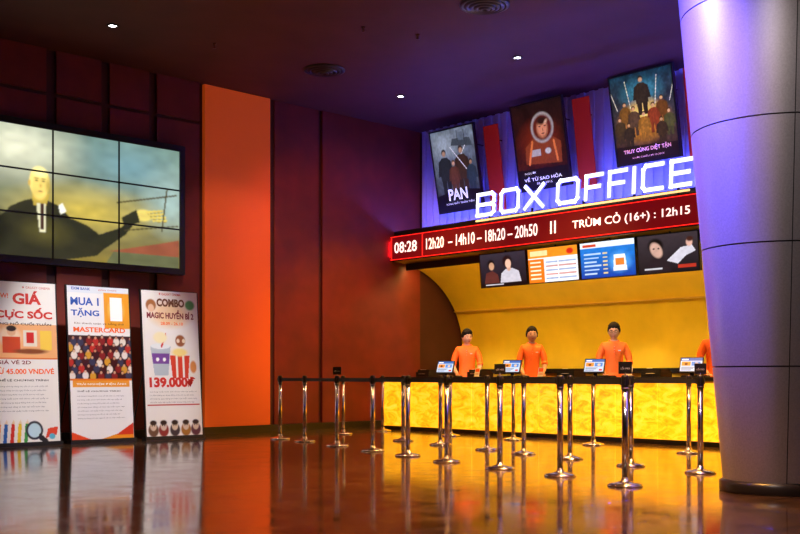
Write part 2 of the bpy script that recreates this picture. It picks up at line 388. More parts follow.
# ================================================================ signage screens
def S(i):
    v=Cv(120,68,c('08080c'))
    if i==0:
        v.vg(c('0c0c14'),c('302c38')); v.poly([(.42,0),(.9,0),(.84,.42),(.7,.52),(.56,.5),(.46,.38)],c('c8c4d0')); v.ell(.63,.52,.05,.1,c('d0a088'),.3); v.ell(.6,.74,.12,.2,c('1a0c10'),.3); v.ell(.62,.66,.07,.15,c('e8b8a0'),.2)
        v.poly([(.06,0),(.42,0),(.38,.36),(.26,.48),(.12,.42)],c('5a2c28')); v.ell(.24,.68,.09,.17,c('120c0c'),.3); v.ell(.25,.62,.065,.13,c('c89878'),.2); v.rect(.0,.0,1,.1,c('08080c')); v.rect(.1,.03,.5,.07,c('d0d0d8'))
    if i==1:
        v.vg(c('e8eef4'),c('f4f6f8')); v.rect(0,.72,1,1,c('f09020')); v.rect(.05,.78,.4,.93,c('ffe0a0')); v.rect(.0,.0,.32,.7,c('f07818'))
        for k in range(5): v.rect(.36,.08+k*.12,.96,.13+k*.12,c('c03a20') if k%2 else c('6080c0'),.7); v.rect(.04,.1+k*.12,.26,.14+k*.12,c('fff0d0'))
        v.rect(.6,.05,.62,.7,c('ffffff')); v.ell(.85,.85,.08,.1,c('d02818'),.3)
    if i==2:
        v.vg(c('0838a0'),c('2484e0')); v.rect(0,.84,1,1,c('e8f2ff')); v.rect(.05,.88,.3,.95,c('d04020')); v.ell(.72,.4,.25,.35,c('58b0f8'),.8); v.poly([(.6,.15),(.85,.15),(.82,.6),(.62,.6)],c('f0f4ff')); v.rect(.64,.3,.8,.5,c('e08030'))
        for k in range(6): v.rect(.06,.1+k*.11,.3+.04*(k%3),.14+k*.11,c('d0e8ff'),.8); v.rect(.42,.1+k*.11,.5,.14+k*.11,c('ffe080'),.8)
    if i==3:
        v.vg(c('141016'),c('3a3036')); v.poly([(.1,0),(.55,0),(.5,.3),(.38,.42),(.2,.36)],c('241a20')); v.ell(.3,.72,.15,.22,c('100a0a'),.3); v.ell(.31,.6,.11,.24,c('c8a090'),.25,12); v.ell(.27,.64,.02,.02,c('302020')); v.ell(.35,.64,.02,.02,c('302020'))
        v.poly([(.48,.3),(.72,.62),(.9,.66),(.96,.5),(.8,.4),(.66,.2)],c('d0ccd8')); v.ell(.86,.74,.06,.13,c('d8a898'),.3); v.ell(.87,.82,.07,.08,c('402018'),.4); v.rect(.66,.08,.95,.17,c('b03020')); v.rect(.1,.08,.4,.12,c('c0c0c8'))
    v.noise(20,.12)
    return v
for i in range(4):
    bl=13.0-i*1.145; w=1.12;h=.63; tl=math.radians(6)
    M=frame((14.3,bl,2.63),(0,-1,0),(-math.sin(tl),0,math.cos(tl)))
    mb=MB(); mb.box(0,w,0,h,-.05,0,M_black,M)
    for x0,x1,y0,y1 in ((0,w,0,.018),(0,w,h-.018,h),(0,.018,.018,h-.018),(w-.018,w,.018,h-.018)): mb.box(x0,x1,y0,y1,0,.012,M_black,M)
    mb.tube((14.33,bl-w/2,3.1),(14.33,bl-w/2,3.292),.02,.02,M_dark)
    mb.box(w/2-.2,w/2+.2,.2,.45,-.09,-.05,M_dark,M)
    ob=mb.build('digital_signage_screen'); canvas('picture',S(i),w-.036,h-.036,M@Matrix.Translation((.018,.018,0)),CM_screen,ob,.006)

mb=MB(); mb.box(14.44,14.60,4.,15.15,3.2,3.262,M_dark); mb.box(14.40,14.44,4.,15.15,3.13,3.262,M_dark); mb.box(14.46,14.58,4.05,15.1,3.185,3.2,M_warm); mb.build('linear_cove_light')
mb=MB(); mb.box(15.66,15.78,4.,14.85,1.09,1.11,M_dark); mb.box(15.68,15.76,4.05,14.8,1.11,1.118,M_warm2); mb.box(15.62,15.64,4.,14.85,1.09,1.14,M_dark); mb.build('added_niche_uplight')  # uplight added to brighten the niche wall

# ================================================================ video wall
v=Cv(240,150,c('8a7a3a')); v.vg(c('7a6a2c'),c('6a8478')); v.noise(7,.25)
v.ell(.15,.85,.4,.35,c('dcdcc0'),.9,al=.9); v.ell(.72,.8,.35,.3,c('6a9098'),.9,al=.9); v.ell(.95,.55,.2,.35,c('a0bcb8'),.9,al=.8)
v.ell(.5,.4,.45,.25,c('c8b048'),.9,al=.8)
v.poly([(.06,0),(.08,.28),(.14,.38),(.2,.43),(.235,.45),(.3,.45),(.36,.42),(.42,.33),(.5,.29),(.55,.24),(.62,.16),(.55,.05),(.4,.0)],c('2c2c1c'))
v.poly([(.35,.36),(.56,.22),(.68,.3),(.72,.36),(.74,.32),(.7,.24),(.6,.12),(.4,.2)],c('26281a'))
v.ell(.3,.2,.16,.14,c('5c5628'),.9,al=.7); v.poly([(.24,.4),(.3,.4),(.32,.5),(.235,.5)],c('b49a40')); v.poly([(.255,.42),(.3,.42),(.3,.2),(.27,.2)],c('d8d4b0')); v.poly([(.272,.42),(.29,.42),(.29,.22),(.276,.22)],c('3a1c14'))
v.ell(.27,.585,.052,.125,c('e8d478'),.15); v.ell(.27,.54,.045,.11,c('dcc468'),.3); v.ell(.312,.56,.018,.10,c('a08838'),.8,al=.8); v.ell(.27,.66,.045,.055,c('f8eca0'),.7)
v.ell(.222,.57,.008,.03,c('c0a050'),.4)
v.ell(.256,.592,.010,.008,c('504018'),.5); v.ell(.288,.592,.010,.008,c('504018'),.5); v.line(.247,.612,.265,.613,.003,c('7a6428')); v.line(.280,.613,.298,.612,.003,c('7a6428')); v.ell(.275,.555,.008,.022,c('b89c48'),.8); v.ell(.274,.512,.016,.007,c('8a5a30'),.6)
v.poly([(.36,.42),(.38,.44),(.4,.38),(.37,.35)],c('e8e8d8'))
v.ell(.80,.42,.06,.055,c('d8c464'),.3,25)
for k in range(4): v.line(.82+.012*k,.45-.022*k,.90+.008*k,.475-.026*k,.009,c('cdb958')); v.line(.825+.012*k,.437-.022*k,.90+.008*k,.462-.026*k,.002,c('7a6a30'))
v.poly([(.7,.3),(.78,.36),(.76,.46),(.68,.38)],c('2a2c1c'))
v.line(.66,.5,.98,.62,.006,c('4a4428')); v.line(.7,.28,.99,.36,.005,c('4a4428')); v.line(.9,.3,.93,.66,.004,c('4a4428'))
v.poly([(.62,.1),(1,.02),(1,.24),(.9,.2)],c('8a4c34')); v.poly([(.6,.0),(1,0),(1,.1),(.64,.1)],c('5c6040')); v.ell(.05,.2,.1,.2,c('1c1e12'),.5)
v.noise(25,.15); v.blur(1)
a0,z0,cw,chh=5.83,2.79,1.1,.65
mb=MB(); M=FB(a0,B0-.2,z0)
mb.box(-.1,3.4,-.1,chh*3+.1,-.145,-.0,M_black,M)
for x0,x1,y0,y1 in ((-.1,3.4,-.1,-.0),(-.1,3.4,chh*3,chh*3+.1),(-.1,0,0,chh*3),(3.3,3.4,0,chh*3)): mb.box(x0,x1,y0,y1,0,.03,M_black,M)
for k in (1,2):
    mb.box(k*cw-.013,k*cw+.013,0,chh*3,0,.012,M_black,M); mb.box(0,3.3,k*chh-.013,k*chh+.013,0,.012,M_black,M)
ob=mb.build('video_wall'); canvas('picture',v,3.3,chh*3,M,CM_video,ob,.004)

# ================================================================ standees
T_or=mat('ink_orange',c('f0641e'),.5); T_rd=mat('ink_red',c('c8281e'),.5); T_bl=mat('ink_blue',c('1c50b0'),.5); T_bk=mat('ink_black',c('202024'),.5)
T_gy=mat('ink_grey',c('70707a'),.5); T_wh=mat('ink_white',(.9,.9,.9),.5); T_mr=mat('ink_maroon',c('7a1e28'),.5); T_br=mat('ink_brown',c('6a3a1e'),.5)
fill=['Chương trình áp dụng cho tất cả các suất chiếu 2D','không áp dụng vào các ngày lễ tết và suất chiếu sớm','mỗi khách hàng được mua tối đa tám vé một ngày','vui lòng xuất trình thẻ thành viên tại quầy vé','ưu đãi không áp dụng đồng thời với ưu đãi khác','số lượng quà tặng có hạn tại mỗi cụm rạp','chi tiết xem tại quầy hoặc trang web của rạp']
def st1(mb,M):
    v=Cv(110,240,c('f0eeeb')); v.rect(0,.52,1,.74,c('f2b27a')); v.rect(0,.52,1,.53,c('e07020'))
    v.ell(.3,.66,.2,.07,c('f5d9b8'),.4); v.rect(.2,.56,.45,.66,c('cf4a20')); v.ell(.33,.69,.07,.03,c('e8b890'),.2); v.ell(.33,.71,.08,.02,c('2a1a14'),.2)
    v.rect(.5,.6,.7,.7,c('e8e0d0')); v.rect(.55,.62,.66,.69,c('d02818')); v.rect(.75,.58,.92,.7,c('f8d050')); v.ell(.6,.57,.3,.02,c('8a4820'),.4)
    for k,cl in enumerate(['f0a020','2a6ac0','d83020','f0c828','40a048']):
        x=.06+k*.1; v.poly([(x,.0),(x+.05,.0),(x+.08,.12),(x+.03,.125)],c(cl)); v.poly([(x+.03,.125),(x+.08,.12),(x+.065,.15)],c('f0d8b0'))
    v.ell(.62,.08,.13,.06,c('303440'),.05); v.ell(.62,.08,.10,.046,c('bfe0ee'),.1); v.line(.7,.04,.8,.005,.02,c('282830')); v.poly([(.78,.03),(.95,.05),(.97,.1),(.82,.09)],c('e84a30')); v.ell(.88,.04,.05,.02,c('58b8d8'),.2)
    text(mb,'★ GALAXY CINEMA',.5,2.22,.42,.04,T_rd,M)
    text(mb,'NOW!',.05,2.07,.25,.07,T_or,M,bold=.02); text(mb,'GIÁ',.36,1.99,.42,.2,T_rd,M,bold=.04); text(mb,'CỰC SỐC',.10,1.76,.84,.19,T_rd,M,bold=.04)
    text(mb,'BÙNG NỔ CUỐI TUẦN',.06,1.69,.86,.05,T_bk,M,bold=.02)
    text(mb,'GIÁ VÉ 2D',.1,1.13,.5,.065,T_mr,M,bold=.02); text(mb,'TỪ 45.000 VND/VÉ',.06,.99,.88,.1,T_or,M,bold=.03)
    text(mb,'THỂ LỆ CHƯƠNG TRÌNH',.1,.88,.75,.05,T_bk,M,bold=.02)
    for k in range(7): text(mb,fill[k],.1,.80-k*.058,.74-.03*(k%3),.03,T_gy,M)
    return v
def st2(mb,M):
    v=Cv(110,240,c('f0eff2')); v.rect(0,.955,1,1,c('dfe6f2')); v.rect(.58,.73,1,.965,c('f0a22a')); v.ell(.78,.85,.16,.09,c('f8d070'),.5)
    v.rect(0,.39,1,.68,c('3a1414'))
    for r in range(5,-1,-1):
        for k in range(9):
            x=.03+k*.115+(r%2)*.05+random.uniform(-.015,.015); y=.415+r*.045+random.uniform(-.005,.005)
            v.ell(x,y,.055,.028,c(random.choice(['8a2020','c03028','401018','3a3a58','d8a030','e8e0d8'])),.2); v.ell(x,y+.030,.026,.014,c('201210'),.3); v.ell(x,y+.026,.022,.011,c(random.choice(['d8a888','c89070','e0b898'])),.3)
    v.rect(0,.385,1,.40,c('e8781c')); v.rect(.04,.345,.96,.385,c('f0a030'))
    v.poly([(0,0),(.35,0),(0,.06)],c('e84a20')); v.poly([(1,0),(1,.07),(.4,0)],c('f09820')); v.poly([(1,.03),(1,.11),(.7,.03)],c('d83820'))
    text(mb,'EXIM BANK',.07,2.25,.3,.04,T_bl,M,bold=.02); text(mb,'galaxy cinema',.5,2.25,.3,.03,T_rd,M)
    text(mb,'MUA 1',.05,2.02,.45,.12,T_bl,M,bold=.03); text(mb,'TẶNG',.05,1.84,.45,.14,T_bl,M,bold=.03); text(mb,'1',.68,1.80,.2,.36,T_wh,M,bold=.05)
    text(mb,'Khi thanh toán vé bằng thẻ',.1,1.73,.8,.045,T_br,M); text(mb,'MASTERCARD',.08,1.62,.84,.075,T_or,M,bold=.03)
    text(mb,'TRẢI NGHIỆM ĐIỆN ẢNH',.1,.82,.8,.045,T_wh,M,bold=.02)
    text(mb,'THỂ LỆ CHƯƠNG TRÌNH',.1,.72,.7,.035,T_bk,M,bold=.02)
    for k in range(7): text(mb,fill[(k+2)%7],.1,.65-k*.055,.76-.04*(k%3),.028,T_gy,M)
    return v
def st3(mb,M):
    v=Cv(110,240,c('efebe8')); v.ell(.5,.84,.46,.11,c('f0c078'),.5,al=.7)
    v.ell(.16,.9,.1,.045,c('a86a3a'),.2); v.ell(.16,.88,.06,.03,c('e8c0a0'),.2); v.ell(.86,.91,.1,.04,c('58a060'),.3)
    v.poly([(.18,.42),(.42,.42),(.48,.62),(.12,.62)],c('b8c4d0')); v.ell(.3,.62,.18,.02,c('e8eef2'),.1); v.poly([(.16,.5),(.44,.5),(.46,.57),(.14,.57)],c('7a4ca0')); v.line(.32,.62,.4,.7,.012,c('d83020'))
    v.ell(.3,.68,.14,.045,c('f8ecc0'),.3); v.ell(.24,.53,.03,.014,c('ffffff')); v.ell(.36,.53,.03,.014,c('ffffff'))
    v.poly([(.5,.4),(.78,.4),(.82,.56),(.46,.56)],c('d84028')); v.rect(.56,.4,.6,.56,c('f4ece0')); v.rect(.68,.4,.72,.56,c('f4ece0')); v.ell(.64,.58,.17,.035,c('f8e08a'),.4)
    v.ell(.66,.66,.1,.045,c('9a5a34'),.2); v.ell(.62,.66,.03,.015,c('f0e0c8')); v.ell(.72,.66,.03,.015,c('f0e0c8')); v.ell(.88,.48,.07,.05,c('e09050'),.3)
    v.rect(.03,.215,.97,.222,c('c03028'))
    for x,cl in [(.12,'6a4a3a'),(.3,'8a2a2a'),(.5,'3a3038'),(.7,'a06828'),(.88,'5a2a40')]:
        v.ell(x,.05,.1,.05,c(cl),.2); v.ell(x,.075,.06,.032,c('d8c0a8'),.2); v.ell(x,.1,.07,.02,c('2a1c18'),.3); v.ell(x-.02,.08,.01,.005,c('101010')); v.ell(x+.02,.08,.01,.005,c('101010'))
    text(mb,'★ GALAXY CINEMA',.3,2.24,.4,.045,T_rd,M,bold=.01)
    text(mb,'COMBO',.26,2.06,.5,.13,T_br,M,bold=.05); text(mb,'MAGIC HUYỀN BÍ 2',.08,1.87,.84,.15,T_mr,M,bold=.04); text(mb,'28.09 - 26.10',.32,1.77,.4,.05,T_or,M,bold=.02)
    text(mb,'139.000Đ',.08,.78,.84,.17,T_rd,M,bold=.05)
    for k in range(4): text(mb,fill[(k+3)%7],.08,.70-k*.055,.84-.05*(k%2),.03,T_gy,M)
    return v
lean=math.radians(4.6)
for a_l,fn,db in [(5.68,st1,0),(6.86,st2,0),(8.08,st3,0)]:
    M=frame((a_l,14.3+db,.04),(1,0,0),(0,math.sin(lean),math.cos(lean)))
    mb=MB(); w,h=1.0,2.31
    mb.box(-.02,w+.02,-.03,h+.01,-.035,-.001,M_black,M)
    v=fn(mb,M)
    mb.box(-.03,w+.03,-.04,.02,-.10,.03,M_black,M)
    for x in (.1,w-.1):
        p=M@Vector((x,h*.62,-.035)); mb.tube(p,(p.x,B0-.32,.015),.012,.012,M_dark)
    ob=mb.build('advertising_standee',.003); canvas('print',v,w,h,M,CM_print,ob,.001)

# ================================================================ counter
mb=MB(); BL=14.36; BR=4.0
mb.box(13.22,13.86,BR,BL-.05,0,.93,M_dark)
mb.box(13.14,13.22,BR,BL,0,.07,M_base)
N=int((BL-BR)/.74)
for k in range(N+1):
    b1=BL-k*.74; b0=max(BR,b1-.735)
    if b1-b0>.05: mb.box(13.10,13.22,b0,b1,.075,.9,M_onyx)
mb.box(13.10,13.85,BL,BL+.05,.07,.9,M_onyx)
mb.box(13.06,13.9,BR-.02,BL+.1,.93,.985,M_black); mb.box(13.12,13.88,BR,BL+.06,.9,.93,M_gold2)
mb.build('ticket_counter',.004)
mb=MB(); mb.box(15.62,16.1,BR,14.9,0,1.05,M_gold); mb.box(15.58,16.12,BR,14.92,1.05,1.09,M_base)
for k in range(12): mb.box(15.605,15.62,BR+.05+k*.9,BR+.9+k*.9,.08,1.0,M_gold2)
mb.build('back_cabinet',.003)

def disp(b,rot):
    R=Matrix.Translation((13.36,b,.985))@Matrix.Rotation(rot,4,'Z')
    mb=MB(); mb.box(-.09,.09,-.12,.12,0,.02,M_black,R); mb.box(.02,.05,-.03,.03,.02,.16,M_black,R)
    t=math.radians(24); M=R@frame((-.06,.17,.07),(0,-1,0),(math.sin(t),0,math.cos(t)))
    mb.box(0,.34,0,.24,-.03,0,M_black,M)
    v=Cv(51,36,c('c4d4ea')); v.rect(0,.78,1,1,c('2c60b0')); v.rect(.05,.84,.35,.94,c('ffffff')); v.rect(.06,.4,.46,.72,c('e89038')); v.ell(.26,.55,.1,.12,c('602818'),.4); v.rect(.52,.4,.94,.72,c('5088d0')); v.ell(.74,.56,.1,.12,c('e8c8a8'),.4)
    for k in range(3): v.rect(.06,.08+k*.1,.5+.1*k,.13+k*.1,c('5a6a88'),.8)
    v.rect(.78,.08,.94,.2,c('d03828'))
    ob=mb.build('point_of_sale_display',.003); canvas('picture',v,.31,.21,M@Matrix.Translation((.015,.015,0)),CM_screen,ob,.003)
for b,r in [(13.02,.3),(11.46,.3),(9.75,.3),(8.04,.3)]: disp(b,r)
def printer(b):
    R=Matrix.Translation((13.55,b,.985)); mb=MB()
    mb.box(-.16,.16,-.17,.17,0,.09,M_black,R); mb.box(-.13,.14,-.15,.15,.09,.13,M_dark,R); mb.box(-.165,-.16,-.08,.08,.05,.06,M_chrome,R); mb.box(-.20,-.14,-.06,.06,.052,.056,M_paper,R)
    for k in range(3): mb.box(-.1+k*.05,-.07+k*.05,.09,.11,.13,.136,M_paper,R)
    mb.build('ticket_printer',.012)
for b in (13.65,12.35,10.35,8.75): printer(b)
def keyboard(b):
    mb=MB(); R=Matrix.Translation((13.57,b,.985)); mb.box(-.07,.07,-.2,.2,0,.018,M_black,R)
    for r in range(4):
        for k in range(12): mb.box(-.06+r*.031,-.035+r*.031,-.19+k*.032,-.165+k*.032,.018,.026,M_dark,R)
    mb.build('keyboard')
for b in (13.06,11.5,9.74,8.1): keyboard(b)
def cardstand(b):
    mb=MB(); R=Matrix.Translation((13.2,b,.985)); mb.box(-.03,.05,-.06,.06,0,.008,M_chrome,R)
    M=R@frame((-.02,.055,.008),(0,-1,0),(.25,0,1)); mb.box(0,.11,0,.15,-.004,0,M_paper,M); mb.box(.01,.10,.08,.14,0,.001,T_or,M); text(mb,'COMBO',.015,.03,.08,.025,T_rd,M,z=.001); mb.build('promo_card_stand')
for b in (12.1,10.7,9.0): cardstand(b)

# ================================================================ column
ca,cb=8.54,4.33
mb=MB()
def cr(z): return .42+(.80-.42)*z/4.27
M_col=mat('brushed_aluminium',(.46,.44,.46),.42,.78,noise=.10,nscale=70,bump=.08)
levels=[.10,1.08,2.10,3.12,4.14,5.16,HC]
for z0_,z1_ in zip(levels[:-1],levels[1:]):
    mb.lathe([(cr(z0_+.006),z0_+.006),(cr(z1_-.006),z1_-.006)],ca,cb,M_col,96,caps=False)
    mb.lathe([(cr(z1_)-.02,z1_-.0065),(cr(z1_)-.02,z1_+.0065)],ca,cb,M_base,96,caps=True)
    mb.lathe([(cr(z1_)-.02,z1_-.006),(cr(z1_-.006),z1_-.006)],ca,cb,M_base,96,caps=False,smooth=False)
    if z1_<HC: mb.lathe([(cr(z1_+.006),z1_+.006),(cr(z1_)-.02,z1_+.006)],ca,cb,M_base,96,caps=False,smooth=False)
mb.lathe([(.455,0),(.46,.01),(.46,.085),(.43,.107)],ca,cb,M_base,72)
for ad in (220,340,100):
    t=math.radians(ad)
    for z0_,z1_ in zip(levels[:-1],levels[1:]):
        q=[]
        for z,dt in ((z0_+.006,-1),(z0_+.006,1),(z1_-.006,1),(z1_-.006,-1)):
            r=cr(z)+.0015; tt=t+dt*.004/r; q.append((ca+r*math.cos(tt),cb+r*math.sin(tt),z))
        mb.add(q,[(0,1,2,3)],M_dark)
mb.build('clad_column',0)

# ================================================================ stanchions
R1=[(9.85,13.26),(9.75,12.5),(9.46,11.38),(9.18,10.30),(8.93,9.36),(8.63,8.39),(8.40,7.37),(8.25,6.44),(7.93,5.45)]
R2=[(11.5,13.67),(10.93,11.56),(10.7,10.53),(10.43,9.38),(10.24,8.58),(10.03,7.68),(9.74,6.62),(9.56,5.65)]
R3=[(12.6,13.87),(12.4,11.97),(12.4,10.6),(12.3,9.0),(11.9,7.2)]
M_belt=mat('black_webbing',(.02,.02,.025),.7)
def stan(p,q,sign):
    mb=MB(); x,y=p
    mb.lathe([(.0,0),(.16,0),(.16,.012),(.15,.022),(.09,.034),(.04,.045),(.034,.07),(.028,.08)],x,y,M_chrome,32)
    mb.lathe([(.030,.06),(.030,.88)],x,y,M_chrome,20)
    mb.lathe([(.030,.87),(.036,.875),(.036,.99),(.032,1.005),(.0,1.01)],x,y,M_dark,20)
    mb.lathe([(.0375,.885),(.0375,.895)],x,y,M_chrome,20)
    for k in range(4):
        t=k*math.pi/2+.3; mb.box(.03,.044,-.012,.012,.915,.975,M_black,Matrix.Translation((x,y,0))@Matrix.Rotation(t,4,'Z'))
    if q:
        d=Vector((q[0]-x,q[1]-y,0)); L=d.length; R=Matrix.Translation((x,y,0))@Matrix.Rotation(math.atan2(d.y,d.x),4,'Z')
        mb.box(.036,L-.046,-.002,.002,.922,.968,M_belt,R); mb.box(L-.05,L-.045,-.012,.012,.92,.97,M_black,R)
    if sign:
        M=frame((x,y,1.01),(.685,-.729,0),(0,0,1))
        mb.tube((x,y,1.0),(x,y,1.03),.008,.008,M_chrome)
        mb.box(-.06,.06,.01,.12,-.006,.006,M_black,M); mb.box(-.05,.05,.02,.11,.006,.008,M_dark,M); text(mb,'LỐI VÀO',-.04,.05,.08,.025,T_wh,M,z=.01)
    mb.build('queue_stanchion')
for R in (R1,R2,R3):
    for i,p in enumerate(R): stan(p,R[i+1] if i+1<len(R) else None,(R is R1 and i in (2,6,8)) or (R is R2 and i==7))

# ================================================================ ceiling fixtures
def vent(x,y,r):
    mb=MB(); z=HC
    for k in range(5):
        rr=r*(1-k*.19); mb.lathe([(rr,-.002),(rr,-.02-.012*k),(rr-.035,-.035-.012*k),(max(rr-.07,.01),-.012-.01*k),(max(rr-.07,.01),-.002)],x,y,M_black,40,z0=z)
    mb.build('round_air_diffuser')
vent(10.7,13.2,.34); vent(10.4,9.4,.34)
def spot(name,loc,tgt,power,col,ang,blend=.6,rad=.08):
    l=bpy.data.lights.new(name,'SPOT'); l.energy=power; l.color=col; l.spot_size=math.radians(ang); l.spot_blend=blend; l.shadow_soft_size=rad
    o=bpy.data.objects.new(name,l); COL.objects.link(o); o.location=loc; o.rotation_euler=(Vector(tgt)-Vector(loc)).to_track_quat('-Z','Y').to_euler(); return o
def downlight(x,y,power,col,ang=80,tgt=None,lens=M_lamp,rad=.08):
    mb=MB(); mb.lathe([(.085,0),(.085,-.012),(.06,-.018),(.055,-.004)],x,y,M_dark,24,z0=HC); mb.lathe([(.0,-.006),(.055,-.006)],x,y,lens,24,z0=HC); mb.build('recessed_downlight')
    if power: spot('downlight_lamp',(x,y,HC-.05),tgt or (x,y,0),power,col,ang,rad=rad)
AMB=(1,.46,.09)
M_lw=mat('warm_lens',(1,1,1),.4,em=(1,.8,.5),es=8)
downlight(7.14,13.6,160,(1,.7,.5),100)
downlight(12.5,10.6,2000,AMB,80)
downlight(12.7,13.5,1100,AMB,78)
downlight(11.0,7.5,2900,AMB,80,lens=M_lw)
downlight(9.5,6.0,3200,AMB,80,lens=M_lw)
downlight(6.8,5.2,2400,AMB,80,lens=M_lw)
downlight(6.5,9.5,320,(1,.35,.12),110,lens=M_lw)  # this and the next: unseen fill lamps added to lift the room
downlight(3.5,6.0,320,(1,.35,.12),110,lens=M_lw)
downlight(4.6,2.6,900,(1,.84,.80),44,tgt=(8.3,4.3,2.0),lens=M_lw,rad=.5)  # unseen soft spot added to light the column
downlight(6.9,9.8,2600,(1,.97,.95),34,tgt=(7.4,14.4,1.1),lens=M_lw,rad=.15)  # unseen spot added to brighten the standees
downlight(8.0,11.0,420,(1,.6,.35),34,tgt=(10.45,15.2,2.8),lens=M_lw)  # unseen spot added to wash the orange panel
downlight(8.6,9.9,800,(1,.33,.12),50,tgt=(13.2,15.2,2.4),lens=M_lw)  # unseen warm spot added to redden the corner wall
for k,b in enumerate((13.24,11.68,9.95)): downlight(5.6-.2*k,8.4-.9*k,3600,(1,.88,.82),9,tgt=(14.1,b,1.6),lens=M_lw)  # unseen narrow spots added to light the clerks' faces
M_spr=mat('sprinkler_brass',(.12,.03,.02),.4,.6)
for x,y in [(8.65,13.3),(9.8,11.2),(10.6,10.9),(5,11)]:
    mb=MB(); mb.lathe([(.03,0),(.03,-.015),(.012,-.02),(.012,-.06),(.03,-.065),(.0,-.07)],x,y,M_spr,12,z0=HC); mb.build('sprinkler_head')
M_blue_l=mat('blue_lens',(.1,.1,1),.3,em=(.2,.15,1),es=3)
def added_blue_spot(x,y,tgt,power,col,ang,rad=.08):  # unseen blue spots, added to tint the column and poster wall
    mb=MB(); z=HC-.22; d=(Vector(tgt)-Vector((x,y,z))).normalized(); p=Vector((x,y,z))
    mb.tube((x,y,HC),(x,y,z),.012,.012,M_dark); mb.tube(p-d*.1,p+d*.1,.06,.075,M_dark,20); mb.tube(p+d*.1,p+d*.105,.06,.06,M_blue_l,20)
    mb.build('added_blue_lamp'); spot('added_blue_beam',p+d*.14,tgt,power,col,ang,rad=rad)
added_blue_spot(5.6,7.6,(8.3,4.5,3.1),9000,(.05,.06,1),40,.5)
added_blue_spot(10.4,6.8,(8.5,4.4,3.2),3500,(.10,.07,1),50,.3)
added_blue_spot(13.2,6.4,(14.9,9.8,5.0),500,(.10,.10,1),60)

# ================================================================ people
def skin_eval(nodes,edges,root=0,sub=2):
    me=bpy.data.meshes.new('s'); me.from_pydata([n[0] for n in nodes],edges,[]); ob=bpy.data.objects.new('s',me); COL.objects.link(ob)
    md=ob.modifiers.new('k','SKIN'); md.use_smooth_shade=True
    sv=me.skin_vertices[0].data
    for i,n in enumerate(nodes):
        r=n[1]; sv[i].radius=(r,r) if not isinstance(r,tuple) else r; sv[i].use_root=(i==root)
    ms=ob.modifiers.new('b','SUBSURF'); ms.levels=sub; ms.render_levels=sub
    dg=bpy.context.evaluated_depsgraph_get(); e=ob.evaluated_get(dg); m2=e.to_mesh()
    vs=[v.co.copy() for v in m2.vertices]; fs=[tuple(p.vertices) for p in m2.polygons]
    e.to_mesh_clear(); bpy.data.objects.remove(ob); bpy.data.meshes.remove(me)
    return vs,fs
M_skin=mat('skin',(.60,.34,.24),.5,noise=.05,nscale=20); M_hair=mat('black_hair',(.007,.005,.005),.6,bump=.5,nscale=90,spec=.2)
M_shirt=mat('orange_polo_shirt',(.98,.16,.010),.65,bump=.1,nscale=40,noise=.10); M_pants=mat('black_trousers',(.015,.015,.02),.7); M_shoe=mat('black_shoe',(.01,.01,.01),.3)
M_lip=mat('lip',(.42,.11,.09),.5); M_eye=mat('eye_white',(.7,.7,.7),.3); M_iris=mat('iris',(.01,.006,.005),.2)
